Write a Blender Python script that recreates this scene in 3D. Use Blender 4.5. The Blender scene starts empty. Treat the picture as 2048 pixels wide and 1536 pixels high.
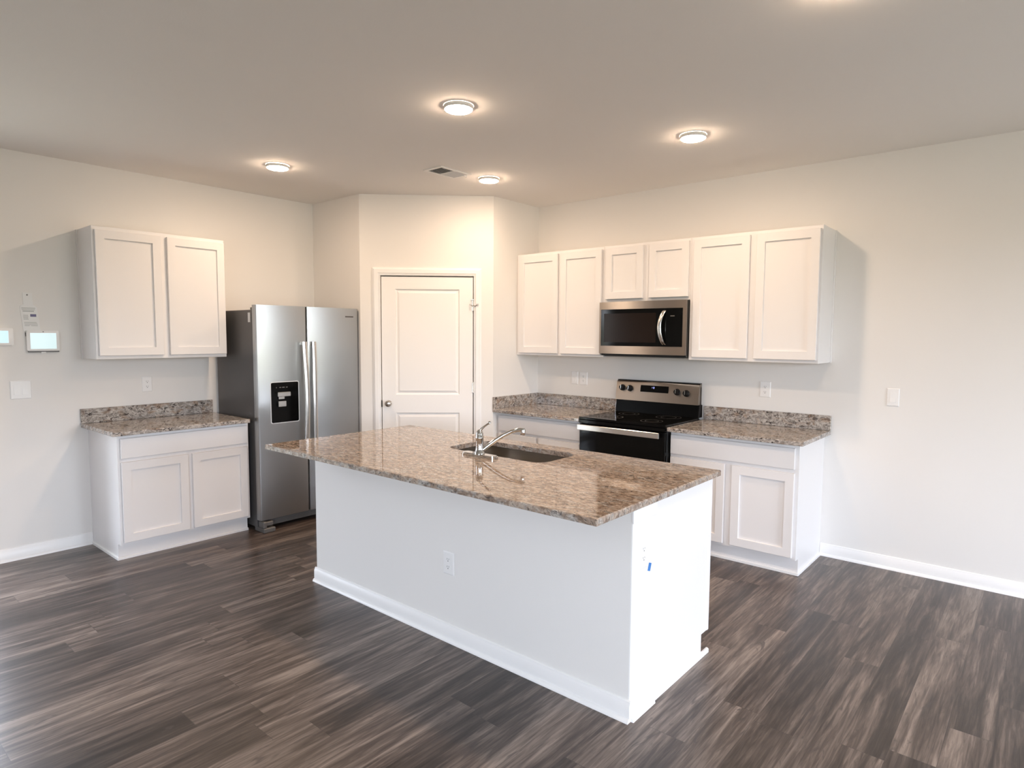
import bpy, bmesh, math, random
from mathutils import Vector, Matrix
random.seed(7)
SC = bpy.context.scene
COL = SC.collection
PI = math.pi

# ------------------------------------------------------------------ camera
def make_camera():
    cd = bpy.data.cameras.new('camera'); c = bpy.data.objects.new('camera', cd); COL.objects.link(c)
    yaw, pitch, roll = 0.705, -0.0762, 0.0057
    f = Vector((-math.sin(yaw)*math.cos(pitch), math.cos(yaw)*math.cos(pitch), math.sin(pitch)))
    r = Vector((math.cos(yaw), math.sin(yaw), 0)); u = r.cross(f)
    R = r*math.cos(roll)+u*math.sin(roll); U = -r*math.sin(roll)+u*math.cos(roll)
    m = Matrix(((R.x, U.x, -f.x, 5.391), (R.y, U.y, -f.y, -4.868), (R.z, U.z, -f.z, 1.567), (0, 0, 0, 1)))
    c.matrix_world = m
    cd.sensor_width = 36; cd.lens = 22.294; cd.clip_start = .05; cd.clip_end = 100
    SC.camera = c
make_camera()

# ------------------------------------------------------------------ sky, exposure
WORLD_STRENGTH = 23
LAMP_STRENGTH = 240.0
SC.view_settings.view_transform = 'Standard'; SC.view_settings.look = 'None'
SC.view_settings.exposure = 0.25; SC.view_settings.gamma = 1; SC.view_settings.use_curve_mapping = False
SC.cycles.max_bounces = 10; SC.cycles.diffuse_bounces = 6; SC.cycles.glossy_bounces = 5
SC.cycles.sample_clamp_indirect = 8; SC.cycles.use_denoising = True
SC.cycles.caustics_reflective = False; SC.cycles.caustics_refractive = False

def make_world():
    w = bpy.data.worlds.new('overcast_sky'); SC.world = w; w.use_nodes = True
    nt = w.node_tree; N = nt.nodes; L = nt.links
    bg = N['Background']; tc = N.new('ShaderNodeTexCoord'); sep = N.new('ShaderNodeSeparateXYZ')
    mr = N.new('ShaderNodeMapRange'); mr.inputs[1].default_value = -.06; mr.inputs[2].default_value = .10
    cr = N.new('ShaderNodeValToRGB'); e = cr.color_ramp.elements
    e[0].position = 0; e[0].color = (.22, .22, .19, 1)          # lawn
    e[1].position = 1; e[1].color = (.84, .905, 1.07, 1)          # cloudy sky
    x = e.new(.42); x.color = (.26, .26, .22, 1)
    x = e.new(.62); x.color = (.88, .90, 1.0, 1)
    L.new(tc.outputs['Generated'], sep.inputs[0]); L.new(sep.outputs[2], mr.inputs[0])
    L.new(mr.outputs[0], cr.inputs[0]); L.new(cr.outputs[0], bg.inputs[0]); bg.inputs[1].default_value = WORLD_STRENGTH
make_world()

# window openings (also the places where sky light is sampled)
RX, FY, H = 9.3, -7.8, 2.789           # right wall x, front wall y, ceiling
SLIDER = (-2.75, -1.05, 0.03, 2.45)      # y0 y1 z0 z1 in wall x = RX
WIN_R = (-7.0, -5.4, .75, 2.1)
WIN_F = (5.9, 7.9, .7, 2.45)           # x0 x1 z0 z1 in wall y = FY
DOOR_L = (-4.75, -4.1, 0.03, 2.06)      # y0 y1 z0 z1 in wall x = 0
def portal(name, loc, d, sx, sy):
    l = bpy.data.lights.new(name, 'AREA'); l.shape = 'RECTANGLE'; l.size = sx; l.size_y = sy
    l.cycles.is_portal = True
    o = bpy.data.objects.new(name, l); COL.objects.link(o); o.location = loc
    o.rotation_euler = Vector(d).to_track_quat('-Z', 'Y').to_euler()
for nm, (a, b, z0, z1), ax in (('slider_daylight', SLIDER, 'r'), ('side_window_daylight', WIN_R, 'r'), ('front_window_daylight', WIN_F, 'f'), ('glass_door_daylight', DOOR_L, 'l')):
    m, z = (a+b)/2, (z0+z1)/2
    if ax == 'r': portal(nm, (RX+.1, m, z), (-1, 0, 0), b-a, z1-z0)
    if ax == 'f': portal(nm, (m, FY-.1, z), (0, 1, 0), b-a, z1-z0)
    if ax == 'l': portal(nm, (-.1, m, z), (1, 0, 0), b-a, z1-z0)

# ------------------------------------------------------------------ materials
def mat(name, col=(.8, .8, .8), rough=.5, metal=0, coat=0, bump=None, aniso=0, emit=None, spec=.5, rot=0):
    m = bpy.data.materials.new(name); m.use_nodes = True
    nt = m.node_tree; b = nt.nodes['Principled BSDF']
    b.inputs['Base Color'].default_value = (*col, 1); b.inputs['Roughness'].default_value = rough
    b.inputs['Metallic'].default_value = metal; b.inputs['Coat Weight'].default_value = coat
    b.inputs['Coat Roughness'].default_value = .03
    b.inputs['Specular IOR Level'].default_value = spec
    if aniso: b.inputs['Anisotropic'].default_value = aniso; b.inputs['Anisotropic Rotation'].default_value = rot
    if emit:
        b.inputs['Emission Color'].default_value = (*emit[0], 1); b.inputs['Emission Strength'].default_value = emit[1]
    if bump:
        sc, st, dist = bump
        tc = nt.nodes.new('ShaderNodeTexCoord'); n = nt.nodes.new('ShaderNodeTexNoise'); bp = nt.nodes.new('ShaderNodeBump')
        mp = nt.nodes.new('ShaderNodeMapping')
        if isinstance(sc, tuple): mp.inputs['Scale'].default_value = sc; n.inputs['Scale'].default_value = 1
        else: n.inputs['Scale'].default_value = sc
        n.inputs['Detail'].default_value = 3
        bp.inputs['Strength'].default_value = st; bp.inputs['Distance'].default_value = dist
        nt.links.new(tc.outputs['Object'], mp.inputs[0]); nt.links.new(mp.outputs[0], n.inputs['Vector'])
        nt.links.new(n.outputs['Fac'], bp.inputs['Height']); nt.links.new(bp.outputs[0], b.inputs['Normal'])
    return m

M = {}
M['paint'] = mat('wall_paint', (.79, .77, .745), .75, bump=(220, .12, .002), spec=.3)
M['ceiling'] = mat('ceiling_paint', (.86, .835, .81), .9, bump=(160, .15, .002), spec=.2)
M['trim'] = mat('trim_paint', (.85, .84, .83), .35)
M['cab'] = mat('cabinet_paint', (.79, .77, .765), .38)
M['door'] = mat('door_paint', (.84, .82, .80), .4)
M['plastic'] = mat('white_plastic', (.84, .83, .82), .35)
M['slot'] = mat('dark_slot', (.05, .05, .05), .6)
M['steel'] = mat('brushed_steel', (.40, .355, .315), .46, 1, aniso=.92, rot=.25)
M['steel_h'] = mat('brushed_steel_handle', (.66, .65, .63), .2, 1)
M['fridge_steel'] = mat('refrigerator_steel', (.40, .40, .395), .30, 1, aniso=.92)
M['case'] = mat('grey_appliance_case', (.085, .08, .078), .38)
M['black'] = mat('black_plastic', (.008, .008, .008), .4, spec=.3)
M['glass'] = mat('black_glass', (.003, .003, .003), .07, spec=.14)
M['mesh_glass'] = mat('microwave_window_mesh', (.014, .009, .007), .16, spec=.12)
M['bright'] = mat('bright_trim', (.86, .86, .85), .35, .6)
M['enamel'] = mat('black_enamel', (.003, .003, .003), .25, spec=.06)
M['chrome'] = mat('chrome', (.62, .61, .60), .04, 1)
M['sink'] = mat('sink_steel', (.40, .36, .315), .26, 1)
M['nickel'] = mat('satin_nickel', (.52, .46, .40), .22, 1)
M['knob'] = mat('knob_black', (.008, .007, .007), .35, spec=.2)
M['grate'] = mat('grey_plastic', (.12, .115, .11), .4)
M['paper'] = mat('white_paper', (.80, .80, .79), .7)
M['ink'] = mat('grey_print', (.45, .46, .45), .7)
M['violet'] = mat('violet_print', (.17, .16, .28), .7)
M['tape'] = mat('blue_masking_tape', (.05, .19, .50), .7)
M['screen'] = mat('lit_screen', (.6, .8, .85), .2, emit=((.74, .96, 1.0), .27))
M['screen2'] = mat('lit_thermostat_screen', (.5, .75, .85), .2, emit=((.50, .82, .98), .26))
M['digit'] = mat('blue_digits', (.1, .1, .5), .3, emit=((.45, .5, 1.0), 1.6))
M['lamp'] = mat('lamp_diffuser', (.9, .85, .8), .5, emit=((1.0, .74, .53), LAMP_STRENGTH))
M['lens'] = mat('white_lamp_ring', (.85, .83, .8), .4)
M['gap'] = mat('shadow_gap', (.02, .018, .017), .9)

def glass_pane_material():
    m = bpy.data.materials.new('window_glass'); m.use_nodes = True; nt = m.node_tree; N = nt.nodes; L = nt.links
    N.remove(N['Principled BSDF']); out = N['Material Output']
    t = N.new('ShaderNodeBsdfTransparent'); g = N.new('ShaderNodeBsdfGlossy'); g.inputs['Roughness'].default_value = .0
    f = N.new('ShaderNodeFresnel'); f.inputs[0].default_value = 1.3; mx = N.new('ShaderNodeMixShader')
    t.inputs[0].default_value = (.94, .97, .96, 1)
    L.new(f.outputs[0], mx.inputs[0]); L.new(t.outputs[0], mx.inputs[1]); L.new(g.outputs[0], mx.inputs[2]); L.new(mx.outputs[0], out.inputs[0])
    return m
M['pane'] = glass_pane_material()

def granite(name, scale=(1, 1, 1), seed=0.0, greys=.46, rough=.025):
    m = bpy.data.materials.new(name); m.use_nodes = True; nt = m.node_tree; N = nt.nodes; L = nt.links
    b = N['Principled BSDF']; b.inputs['Roughness'].default_value = rough; b.inputs['Specular IOR Level'].default_value = .6
    tc = N.new('ShaderNodeTexCoord'); mp = N.new('ShaderNodeMapping'); mp.inputs['Scale'].default_value = scale
    mp.inputs['Location'].default_value = (seed, seed*1.7, seed*.6)
    L.new(tc.outputs['Object'], mp.inputs[0])
    def noise(sc, det, dist, rough=.6):
        n = N.new('ShaderNodeTexNoise'); n.inputs['Scale'].default_value = sc; n.inputs['Detail'].default_value = det
        n.inputs['Distortion'].default_value = dist; n.inputs['Roughness'].default_value = rough
        L.new(mp.outputs[0], n.inputs['Vector']); return n
    def ramp(src, stops):
        r = N.new('ShaderNodeValToRGB'); e = r.color_ramp.elements
        e[0].position, e[0].color = stops[0][0], (*stops[0][1], 1); e[1].position, e[1].color = stops[-1][0], (*stops[-1][1], 1)
        for p, c in stops[1:-1]:
            q = e.new(p); q.color = (*c, 1)
        L.new(src, r.inputs[0]); return r
    def mix(fac, a, c):
        x = N.new('ShaderNodeMix'); x.data_type = 'RGBA'
        L.new(fac, x.inputs[0]); L.new(a, x.inputs[6]) if not isinstance(a, tuple) else setattr(x.inputs[6], 'default_value', (*a, 1))
        L.new(c, x.inputs[7]) if not isinstance(c, tuple) else setattr(x.inputs[7], 'default_value', (*c, 1))
        return x.outputs[2]
    base = ramp(noise(26, 4, .8).outputs['Fac'], [(.32, (.14, .095, .070)), (.47, (.28, .205, .155)), (.62, (.47, .385, .315))])
    grey = ramp(noise(40, 3, 1.2).outputs['Fac'], [(.40, (.24, .225, .21)), (.60, (.55, .51, .47))])
    gm = ramp(noise(17, 2, .6).outputs['Fac'], [(greys, (0, 0, 0)), (greys+.14, (.85, .85, .85))])
    c1 = mix(gm.outputs[0], base.outputs[0], grey.outputs[0])
    dk = ramp(noise(30, 5, 1.8, .68).outputs['Fac'], [(.545, (0, 0, 0)), (.595, (1, 1, 1))])
    dk2 = ramp(noise(11, 2, .5).outputs['Fac'], [(.38, (.25, .25, .25)), (.56, (1, 1, 1))])
    mm = N.new('ShaderNodeMath'); mm.operation = 'MULTIPLY'; L.new(dk.outputs[0], mm.inputs[0]); L.new(dk2.outputs[0], mm.inputs[1])
    c2 = mix(mm.outputs[0], c1, (.040, .032, .029))
    fl = ramp(noise(95, 2, .4).outputs['Fac'], [(.61, (0, 0, 0)), (.67, (.75, .75, .75))])
    c3 = mix(fl.outputs[0], c2, (.15, .11, .09))
    L.new(c3, b.inputs['Base Color'])
    return m
M['granite'] = granite('speckled_granite', (1.0, 2.0, 1.5), .0, .52)
M['granite_edge'] = granite('ground_granite_edge', (1.0, 2.0, 1.5), .0, .50, .4)
M['granite_b'] = granite('speckled_granite_wall_tops', (.75, 1.0, 1.2), 3.1, .34)

def plank_floor():
    m = bpy.data.materials.new('vinyl_plank_floor'); m.use_nodes = True; nt = m.node_tree; N = nt.nodes; L = nt.links
    b = N['Principled BSDF']; tc = N.new('ShaderNodeTexCoord'); sp = N.new('ShaderNodeSeparateXYZ'); L.new(tc.outputs['Object'], sp.inputs[0])
    def ma(op, a, c=None, c2=None):
        x = N.new('ShaderNodeMath'); x.operation = op
        for i, v in enumerate((a, c, c2)):
            if v is None: continue
            if isinstance(v, (int, float)): x.inputs[i].default_value = v
            else: L.new(v, x.inputs[i])
        return x.outputs[0]
    W, LEN = .152, 1.22
    u = ma('DIVIDE', ma('ADD', sp.outputs[0], .02), W); row = ma('FLOOR', u); fu = ma('FRACT', u)
    wn = N.new('ShaderNodeTexWhiteNoise'); wn.noise_dimensions = '1D'; L.new(row, wn.inputs['W'])
    v = ma('DIVIDE', ma('ADD', sp.outputs[1], ma('MULTIPLY', wn.outputs[0], 7.3)), LEN); colm = ma('FLOOR', v); fv = ma('FRACT', v)
    idv = N.new('ShaderNodeCombineXYZ'); L.new(row, idv.inputs[0]); L.new(colm, idv.inputs[1])
    w2 = N.new('ShaderNodeTexWhiteNoise'); w2.noise_dimensions = '2D'; L.new(idv.outputs[0], w2.inputs['Vector'])
    # grain coordinates: stretched along the plank, shifted per plank
    gx = N.new('ShaderNodeCombineXYZ'); L.new(ma('ADD', sp.outputs[0], ma('MULTIPLY', w2.outputs[0], 37.0)), gx.inputs[0])
    L.new(sp.outputs[1], gx.inputs[1]); L.new(ma('MULTIPLY', w2.outputs[0], 11.0), gx.inputs[2])
    def noise(scale, det, dist, rough=.6):
        mp = N.new('ShaderNodeMapping'); mp.inputs['Scale'].default_value = scale; L.new(gx.outputs[0], mp.inputs[0])
        n = N.new('ShaderNodeTexNoise'); n.inputs['Scale'].default_value = 1; n.inputs['Detail'].default_value = det
        n.inputs['Distortion'].default_value = dist; n.inputs['Roughness'].default_value = rough; L.new(mp.outputs[0], n.inputs['Vector']); return n.outputs['Fac']
    broad = noise((13, 1.1, 1), 3, .8); fine = noise((75, 4.0, 1), 5, .6, .65); knot = noise((16, 3.2, 1), 2, 2.2)
    t = ma('ADD', ma('MULTIPLY', broad, .56), ma('MULTIPLY', fine, .44))
    t = ma('ADD', t, ma('MULTIPLY', ma('SUBTRACT', w2.outputs[0], .5), .12))
    r = N.new('ShaderNodeValToRGB'); e = r.color_ramp.elements
    e[0].position, e[0].color = .33, (.019, .013, .011, 1); e[1].position, e[1].color = .67, (.27, .218, .185, 1)
    for p, c in ((.43, (.042, .031, .026)), (.51, (.086, .064, .054)), (.59, (.165, .130, .110))):
        q = e.new(p); q.color = (*c, 1)
    L.new(t, r.inputs[0])
    kr = N.new('ShaderNodeValToRGB'); ke = kr.color_ramp.elements; ke[0].position, ke[0].color = .62, (0, 0, 0, 1); ke[1].position, ke[1].color = .72, (.75, .75, .75, 1)
    L.new(knot, kr.inputs[0])
    x = N.new('ShaderNodeMix'); x.data_type = 'RGBA'; L.new(kr.outputs[0], x.inputs[0]); L.new(r.outputs[0], x.inputs[6]); x.inputs[7].default_value = (.055, .043, .040, 1)
    gap = ma('MAXIMUM', ma('LESS_THAN', fu, .010), ma('LESS_THAN', fv, .0018))
    y = N.new('ShaderNodeMix'); y.data_type = 'RGBA'; L.new(ma('MULTIPLY', gap, .7), y.inputs[0]); L.new(x.outputs[2], y.inputs[6]); y.inputs[7].default_value = (.035, .027, .025, 1)
    L.new(y.outputs[2], b.inputs['Base Color'])
    L.new(ma('ADD', ma('MULTIPLY', fine, .16), .24), b.inputs['Roughness']); b.inputs['Specular IOR Level'].default_value = .5
    bp = N.new('ShaderNodeBump'); bp.inputs['Strength'].default_value = .25; bp.inputs['Distance'].default_value = .001
    L.new(ma('SUBTRACT', fine, gap), bp.inputs['Height']); L.new(bp.outputs[0], b.inputs['Normal'])
    return m
M['floor'] = plank_floor()

# ------------------------------------------------------------------ helpers
def link(name, bm, mats, parent=None, smooth=False):
    bmesh.ops.recalc_face_normals(bm, faces=bm.faces[:])
    me = bpy.data.meshes.new(name); bm.to_mesh(me); bm.free()
    for m in (mats if isinstance(mats, (list, tuple)) else [mats]):
        me.materials.append(M[m])
    if smooth:
        for p in me.polygons: p.use_smooth = True
        try: me.set_sharp_from_angle(angle=math.radians(smooth if smooth is not True else 40))
        except Exception: pass
    o = bpy.data.objects.new(name, me); COL.objects.link(o)
    if parent: o.parent = parent
    return o
def tag(o, label, cat, group=None):
    o['label'] = label; o['category'] = cat
    if group: o['group'] = group
    return o
def thing(name, loc, rz, label, cat, group=None):
    o = bpy.data.objects.new(name, None); COL.objects.link(o); o.empty_display_size = .1
    o.location = loc; o.rotation_euler = (0, 0, rz)
    return tag(o, label, cat, group)
def struct(o, label=None):
    o['kind'] = 'structure'
    if label: o['label'] = label
    return o
def sroot(name, loc, rz=0):
    o = bpy.data.objects.new(name, None); COL.objects.link(o); o.location = loc; o.rotation_euler = (0, 0, rz); o['kind'] = 'structure'; return o
def box(bm, x0, x1, y0, y1, z0, z1, bev=0, seg=1, mi=0):
    if x0 > x1: x0, x1 = x1, x0
    if y0 > y1: y0, y1 = y1, y0
    if z0 > z1: z0, z1 = z1, z0
    t = bmesh.new()
    v = [t.verts.new((x, y, z)) for x in (x0, x1) for y in (y0, y1) for z in (z0, z1)]
    for f in ((0, 1, 3, 2), (4, 6, 7, 5), (0, 4, 5, 1), (2, 3, 7, 6), (0, 2, 6, 4), (1, 5, 7, 3)): t.faces.new([v[i] for i in f])
    if bev: bmesh.ops.bevel(t, geom=t.edges[:], offset=bev, segments=seg, profile=.5, affect='EDGES')
    merge(bm, t, mi)
def merge(bm, t, mi=0, mx=None):
    if mx is not None: bmesh.ops.transform(t, matrix=mx, verts=t.verts[:])
    mp = {v: bm.verts.new(v.co) for v in t.verts}
    for f in t.faces:
        try:
            g = bm.faces.new([mp[v] for v in f.verts]); g.material_index = mi
        except ValueError: pass
    t.free()
def B(*a, **k):
    bm = bmesh.new(); box(bm, *a, **k); return bm
def lathe(bm, prof, c=(0, 0, 0), n=24, axis='z', mi=0):
    """prof: (radius, height) pairs; axis z, or y (towards -y)"""
    t = bmesh.new(); rings = []
    for r, h in prof:
        ring = []
        for i in range(n):
            a = 2*PI*i/n; p = (r*math.cos(a), r*math.sin(a), h)
            if axis == 'y': p = (p[0], -p[2], p[1])
            ring.append(t.verts.new((p[0]+c[0], p[1]+c[1], p[2]+c[2])))
        rings.append(ring)
    for a, b in zip(rings, rings[1:]):
        for i in range(n): t.faces.new((a[i], a[(i+1) % n], b[(i+1) % n], b[i]))
    t.faces.new(rings[0][::-1]); t.faces.new(rings[-1])
    merge(bm, t, mi)
def tube(bm, pts, rads, n=14, flat=1.0, mi=0):
    t = bmesh.new(); rings = []; pts = [Vector(p) for p in pts]; up = Vector((0, 0, 1))
    for i, p in enumerate(pts):
        d = (pts[min(i+1, len(pts)-1)]-pts[max(i-1, 0)]).normalized()
        s = d.cross(up)
        s = s.normalized() if s.length > 1e-4 else Vector((1, 0, 0)); w = s.cross(d)
        r = rads[i] if isinstance(rads, (list, tuple)) else rads
        rings.append([t.verts.new(p+s*(r*math.cos(2*PI*k/n))+w*(r*flat*math.sin(2*PI*k/n))) for k in range(n)])
    for a, b in zip(rings, rings[1:]):
        for i in range(n): t.faces.new((a[i], a[(i+1) % n], b[(i+1) % n], b[i]))
    t.faces.new(rings[0][::-1]); t.faces.new(rings[-1]); merge(bm, t, mi)
def prism(bm, poly, lo, hi, plane='xz', mi=0, bev=0):
    """poly extruded between lo and hi along the third axis"""
    def P(a, b, c): return {'xz': (a, c, b), 'xy': (a, b, c), 'yz': (c, a, b)}[plane]
    t = bmesh.new(); A = [t.verts.new(P(a, b, lo)) for a, b in poly]; C = [t.verts.new(P(a, b, hi)) for a, b in poly]
    n = len(poly); t.faces.new(A[::-1]); t.faces.new(C)
    for i in range(n): t.faces.new((A[i], A[(i+1) % n], C[(i+1) % n], C[i]))
    if bev: bmesh.ops.bevel(t, geom=t.edges[:], offset=bev, segments=2, profile=.5, affect='EDGES')
    merge(bm, t, mi)
def rrect(x0, x1, y0, y1, r, n=6):
    out = []
    for cx, cy, a0 in ((x1-r, y1-r, 0), (x0+r, y1-r, 90), (x0+r, y0+r, 180), (x1-r, y0+r, 270)):
        for i in range(n+1):
            a = math.radians(a0+90*i/n); out.append((cx+r*math.cos(a), cy+r*math.sin(a)))
    return out
def shaker(x0, x1, z0, z1, yb, t=.02, rail=.057, rec=.012, slope=.003):
    """cabinet door: flat frame around a recessed panel; front faces -y, back at yb"""
    bm = bmesh.new(); yf = yb-t; e = .0018
    def ring(x0, x1, z0, z1, y): return [bm.verts.new(p) for p in ((x0, y, z0), (x1, y, z0), (x1, y, z1), (x0, y, z1))]
    rs = [ring(x0, x1, z0, z1, yb), ring(x0, x1, z0, z1, yf+e), ring(x0+e, x1-e, z0+e, z1-e, yf),
          ring(x0+rail, x1-rail, z0+rail, z1-rail, yf), ring(x0+rail+slope*.4, x1-rail-slope*.4, z0+rail+slope*.4, z1-rail-slope*.4, yf+rec)]
    for a, b in zip(rs, rs[1:]):
        for i in range(4): bm.faces.new((a[i], a[(i+1) % 4], b[(i+1) % 4], b[i]))
    bm.faces.new(rs[0]); bm.faces.new(rs[-1]); return bm
def wall_mesh(u0, u1, z0, z1, holes, to3, th):
    """flat wall with rectangular holes; to3(u, depth, z)"""
    us = sorted({u0, u1, *[h[0] for h in holes], *[h[1] for h in holes]}); zs = sorted({z0, z1, *[h[2] for h in holes], *[h[3] for h in holes]})
    solid = {}
    for i in range(len(us)-1):
        for j in range(len(zs)-1):
            cu, cz = (us[i]+us[i+1])/2, (zs[j]+zs[j+1])/2
            solid[i, j] = not any(h[0] < cu < h[1] and h[2] < cz < h[3] for h in holes)
    bm = bmesh.new()
    def q(*p): bm.faces.new([bm.verts.new(to3(*a)) for a in p])
    for (i, j), s in solid.items():
        if not s: continue
        a, b, c, d = us[i], us[i+1], zs[j], zs[j+1]
        q((a, 0, c), (b, 0, c), (b, 0, d), (a, 0, d)); q((a, th, c), (a, th, d), (b, th, d), (b, th, c))
        if not solid.get((i-1, j)): q((a, 0, c), (a, 0, d), (a, th, d), (a, th, c))
        if not solid.get((i+1, j)): q((b, 0, c), (b, th, c), (b, th, d), (b, 0, d))
        if not solid.get((i, j-1)): q((a, 0, c), (a, th, c), (b, th, c), (b, 0, c))
        if not solid.get((i, j+1)): q((a, 0, d), (b, 0, d), (b, th, d), (a, th, d))
    bmesh.ops.remove_doubles(bm, verts=bm.verts[:], dist=1e-5)
    return bm

# ------------------------------------------------------------------ room shell
PA, PB, PD1, PD2 = 1.452, 1.576, .647, .722      # corner pantry plan
TH = .14
struct(link('floor', B(-TH, RX+TH, FY-TH, TH, -.1, 0), 'floor'), 'grey-brown wood-look plank floor')
struct(link('ceiling', B(-TH, RX+TH, FY-TH, TH, H, H+.1), 'ceiling'), 'plain painted ceiling')
struct(link('wall_left', wall_mesh(FY, 0, 0, H, [DOOR_L], lambda u, d, z: (-d, u, z), TH), 'paint'), 'warm grey painted wall behind the refrigerator')
struct(link('wall_back', wall_mesh(-TH, RX+TH, 0, H, [], lambda u, d, z: (u, d, z), TH), 'paint'), 'warm grey painted wall behind the range')
struct(link('wall_right', wall_mesh(FY, 0, 0, H, [SLIDER, WIN_R], lambda u, d, z: (RX+d, u, z), TH), 'paint'))
struct(link('wall_front', wall_mesh(-TH, RX+TH, 0, H, [WIN_F], lambda u, d, z: (u, FY-d, z), TH), 'paint'))
struct(link('wall_pantry_left', B(.0, PD2, -PA, -PA+.10, 0, H), 'paint'), 'short painted wall beside the refrigerator')
struct(link('wall_pantry_right', B(PB-.10, PB, -PD1, 0, 0, H), 'paint'), 'short painted wall beside the range-wall cabinets')
DL = math.hypot(PB-PD2, PA-PD1); DA = math.atan2(PA-PD1, PB-PD2)
DH = (.178, .998, 0, 2.088)
w = struct(link('wall_pantry_front', wall_mesh(0, DL, 0, H, [DH], lambda u, d, z: (u, d, z), .10), 'paint'), 'angled painted wall around the pantry door')
w.location = (PD2, -PA, 0); w.rotation_euler = (0, 0, DA)

def moulding(bm, p, q, inward, h=.089, t=.013, shoe=True):
    """baseboard with eased top and a quarter-round shoe from p to q on a wall; inward = unit vector into the room"""
    p, q, n = Vector((*p, 0)), Vector((*q, 0)), Vector((*inward, 0))
    prof = [(0, 0), (t, 0), (t, h*.80), (t*.72, h*.86), (t*.62, h*.95), (t*.25, h), (0, h)]
    if shoe: prof = [(0, 0), (t+.013, 0), (t+.012, .007), (t+.007, .015), (t, .018)]+prof[2:]
    A = [bm.verts.new(p+n*a+Vector((0, 0, z))) for a, z in prof]; C = [bm.verts.new(q+n*a+Vector((0, 0, z))) for a, z in prof]
    m = len(prof); bm.faces.new(A[::-1]); bm.faces.new(C)
    for i in range(m): bm.faces.new((A[i], A[(i+1) % m], C[(i+1) % m], C[i]))
def baseboard(name, segs):
    bm = bmesh.new()
    for p, q, n in segs: moulding(bm, p, q, n)
    return struct(link(name, bm, 'trim', smooth=35), 'white painted baseboard')
baseboard('baseboard_left', [((0, -4.02), (0, -3.362), (1, 0)), ((0, FY), (0, DOOR_L[0]-.07), (1, 0))])
baseboard('baseboard_back', [((4.187, 0), (RX, 0), (0, -1))])
baseboard('baseboard_right', [((RX, SLIDER[1]+.07), (RX, 0), (-1, 0)), ((RX, FY), (RX, SLIDER[0]-.07), (-1, 0))])
baseboard('baseboard_front', [((0, FY), (RX, FY), (0, 1))])
tv = Vector((math.cos(DA), math.sin(DA))); nv = (math.sin(DA), -math.cos(DA)); p0 = Vector((PD2, -PA))
baseboard('baseboard_pantry', [(p0, p0+tv*.108, nv), (p0+tv*1.07, p0+tv*DL, nv)])

# pantry door: casing, slab with two moulded panels, knob, hinges
def casing(u0, u1, z1, wd, t=.018):
    bm = bmesh.new()
    # mitred profile swept round three sides
    prof = [(0, 0), (0, t*.55), (wd*.18, t*.7), (wd*.3, t), (wd*.75, t), (wd*.88, t*.65), (wd, t*.5), (wd, 0)]
    path = [((u0, 0), (-1, 0)), ((u0, z1), (-1, 1)), ((u1, z1), (1, 1)), ((u1, 0), (1, 0))]
    rings = [[bm.verts.new((pu[0]+d[0]*a, -y, pu[1]+d[1]*a)) for a, y in prof] for pu, d in path]
    for a, b in zip(rings, rings[1:]):
        for i in range(len(prof)-1): bm.faces.new((a[i], a[i+1], b[i+1], b[i]))
    return bm
o = struct(link('trim_1', casing(.175, 1.001, 2.091, .066), 'trim', smooth=25), 'white casing around the pantry door')
o.location = (PD2, -PA, 0); o.rotation_euler = (0, 0, DA)
D = sroot('door_1', (PD2, -PA, 0), DA); D['label'] = 'white two-panel pantry door, closed'
def panel_door(x0, x1, z0, z1, yf, t, panels):
    bm = bmesh.new()
    xs = sorted({x0, x1, *[p[0] for p in panels], *[p[1] for p in panels]}); zs = sorted({z0, z1, *[p[2] for p in panels], *[p[3] for p in panels]})
    for i in range(len(xs)-1):
        for j in range(len(zs)-1):
            c = (xs[i]+xs[i+1])/2, (zs[j]+zs[j+1])/2
            if any(p[0] < c[0] < p[1] and p[2] < c[1] < p[3] for p in panels): continue
            bm.faces.new([bm.verts.new(q) for q in ((xs[i], yf, zs[j]), (xs[i+1], yf, zs[j]), (xs[i+1], yf, zs[j+1]), (xs[i], yf, zs[j+1]))])
    for a, b, c, d in panels:
        def ring(k, y): return [bm.verts.new(q) for q in ((a+k, y, c+k), (b-k, y, c+k), (b-k, y, d-k), (a+k, y, d-k))]
        rs = [ring(0, yf), ring(.008, yf+.0105), ring(.016, yf+.0115), ring(.036, yf+.003)]
        for r, s in zip(rs, rs[1:]):
            for i in range(4): bm.faces.new((r[i], r[(i+1) % 4], s[(i+1) % 4], s[i]))
        bm.faces.new(rs[-1])
    bmesh.ops.remove_doubles(bm, verts=bm.verts[:], dist=1e-5)
    box(bm, x0, x1, yf+.012, yf+t, z0, z1)
    for (p, q) in (((x0, z0), (x0, z1)), ((x1, z1), (x1, z0)), ((x0, z1), (x1, z1)), ((x1, z0), (x0, z0))):
        bm.faces.new([bm.verts.new(v) for v in ((p[0], yf, p[1]), (q[0], yf, q[1]), (q[0], yf+.012, q[1]), (p[0], yf+.012, p[1]))])
    return bm
link('door_slab', panel_door(.1845, .992, .012, 2.080, .004, .035, [(.305, .872, .235, .872), (.305, .872, 1.035, 1.972)]), 'door', D)
bm = bmesh.new(); lathe(bm, [(.026, -.002), (.026, .004), (.012, .008), (.011, .030), (.022, .036), (.029, .046), (.029, .054), (.023, .064), (.010, .068)], (.243, .004, .957), 28, 'y')
k = link('door_knob', bm, 'nickel', D, smooth=35); k['label'] = 'satin nickel door knob'
h = link('strike_plate', B(.176, .186, -.002, .02, .925, .985, bev=.001), 'gap', D)
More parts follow.
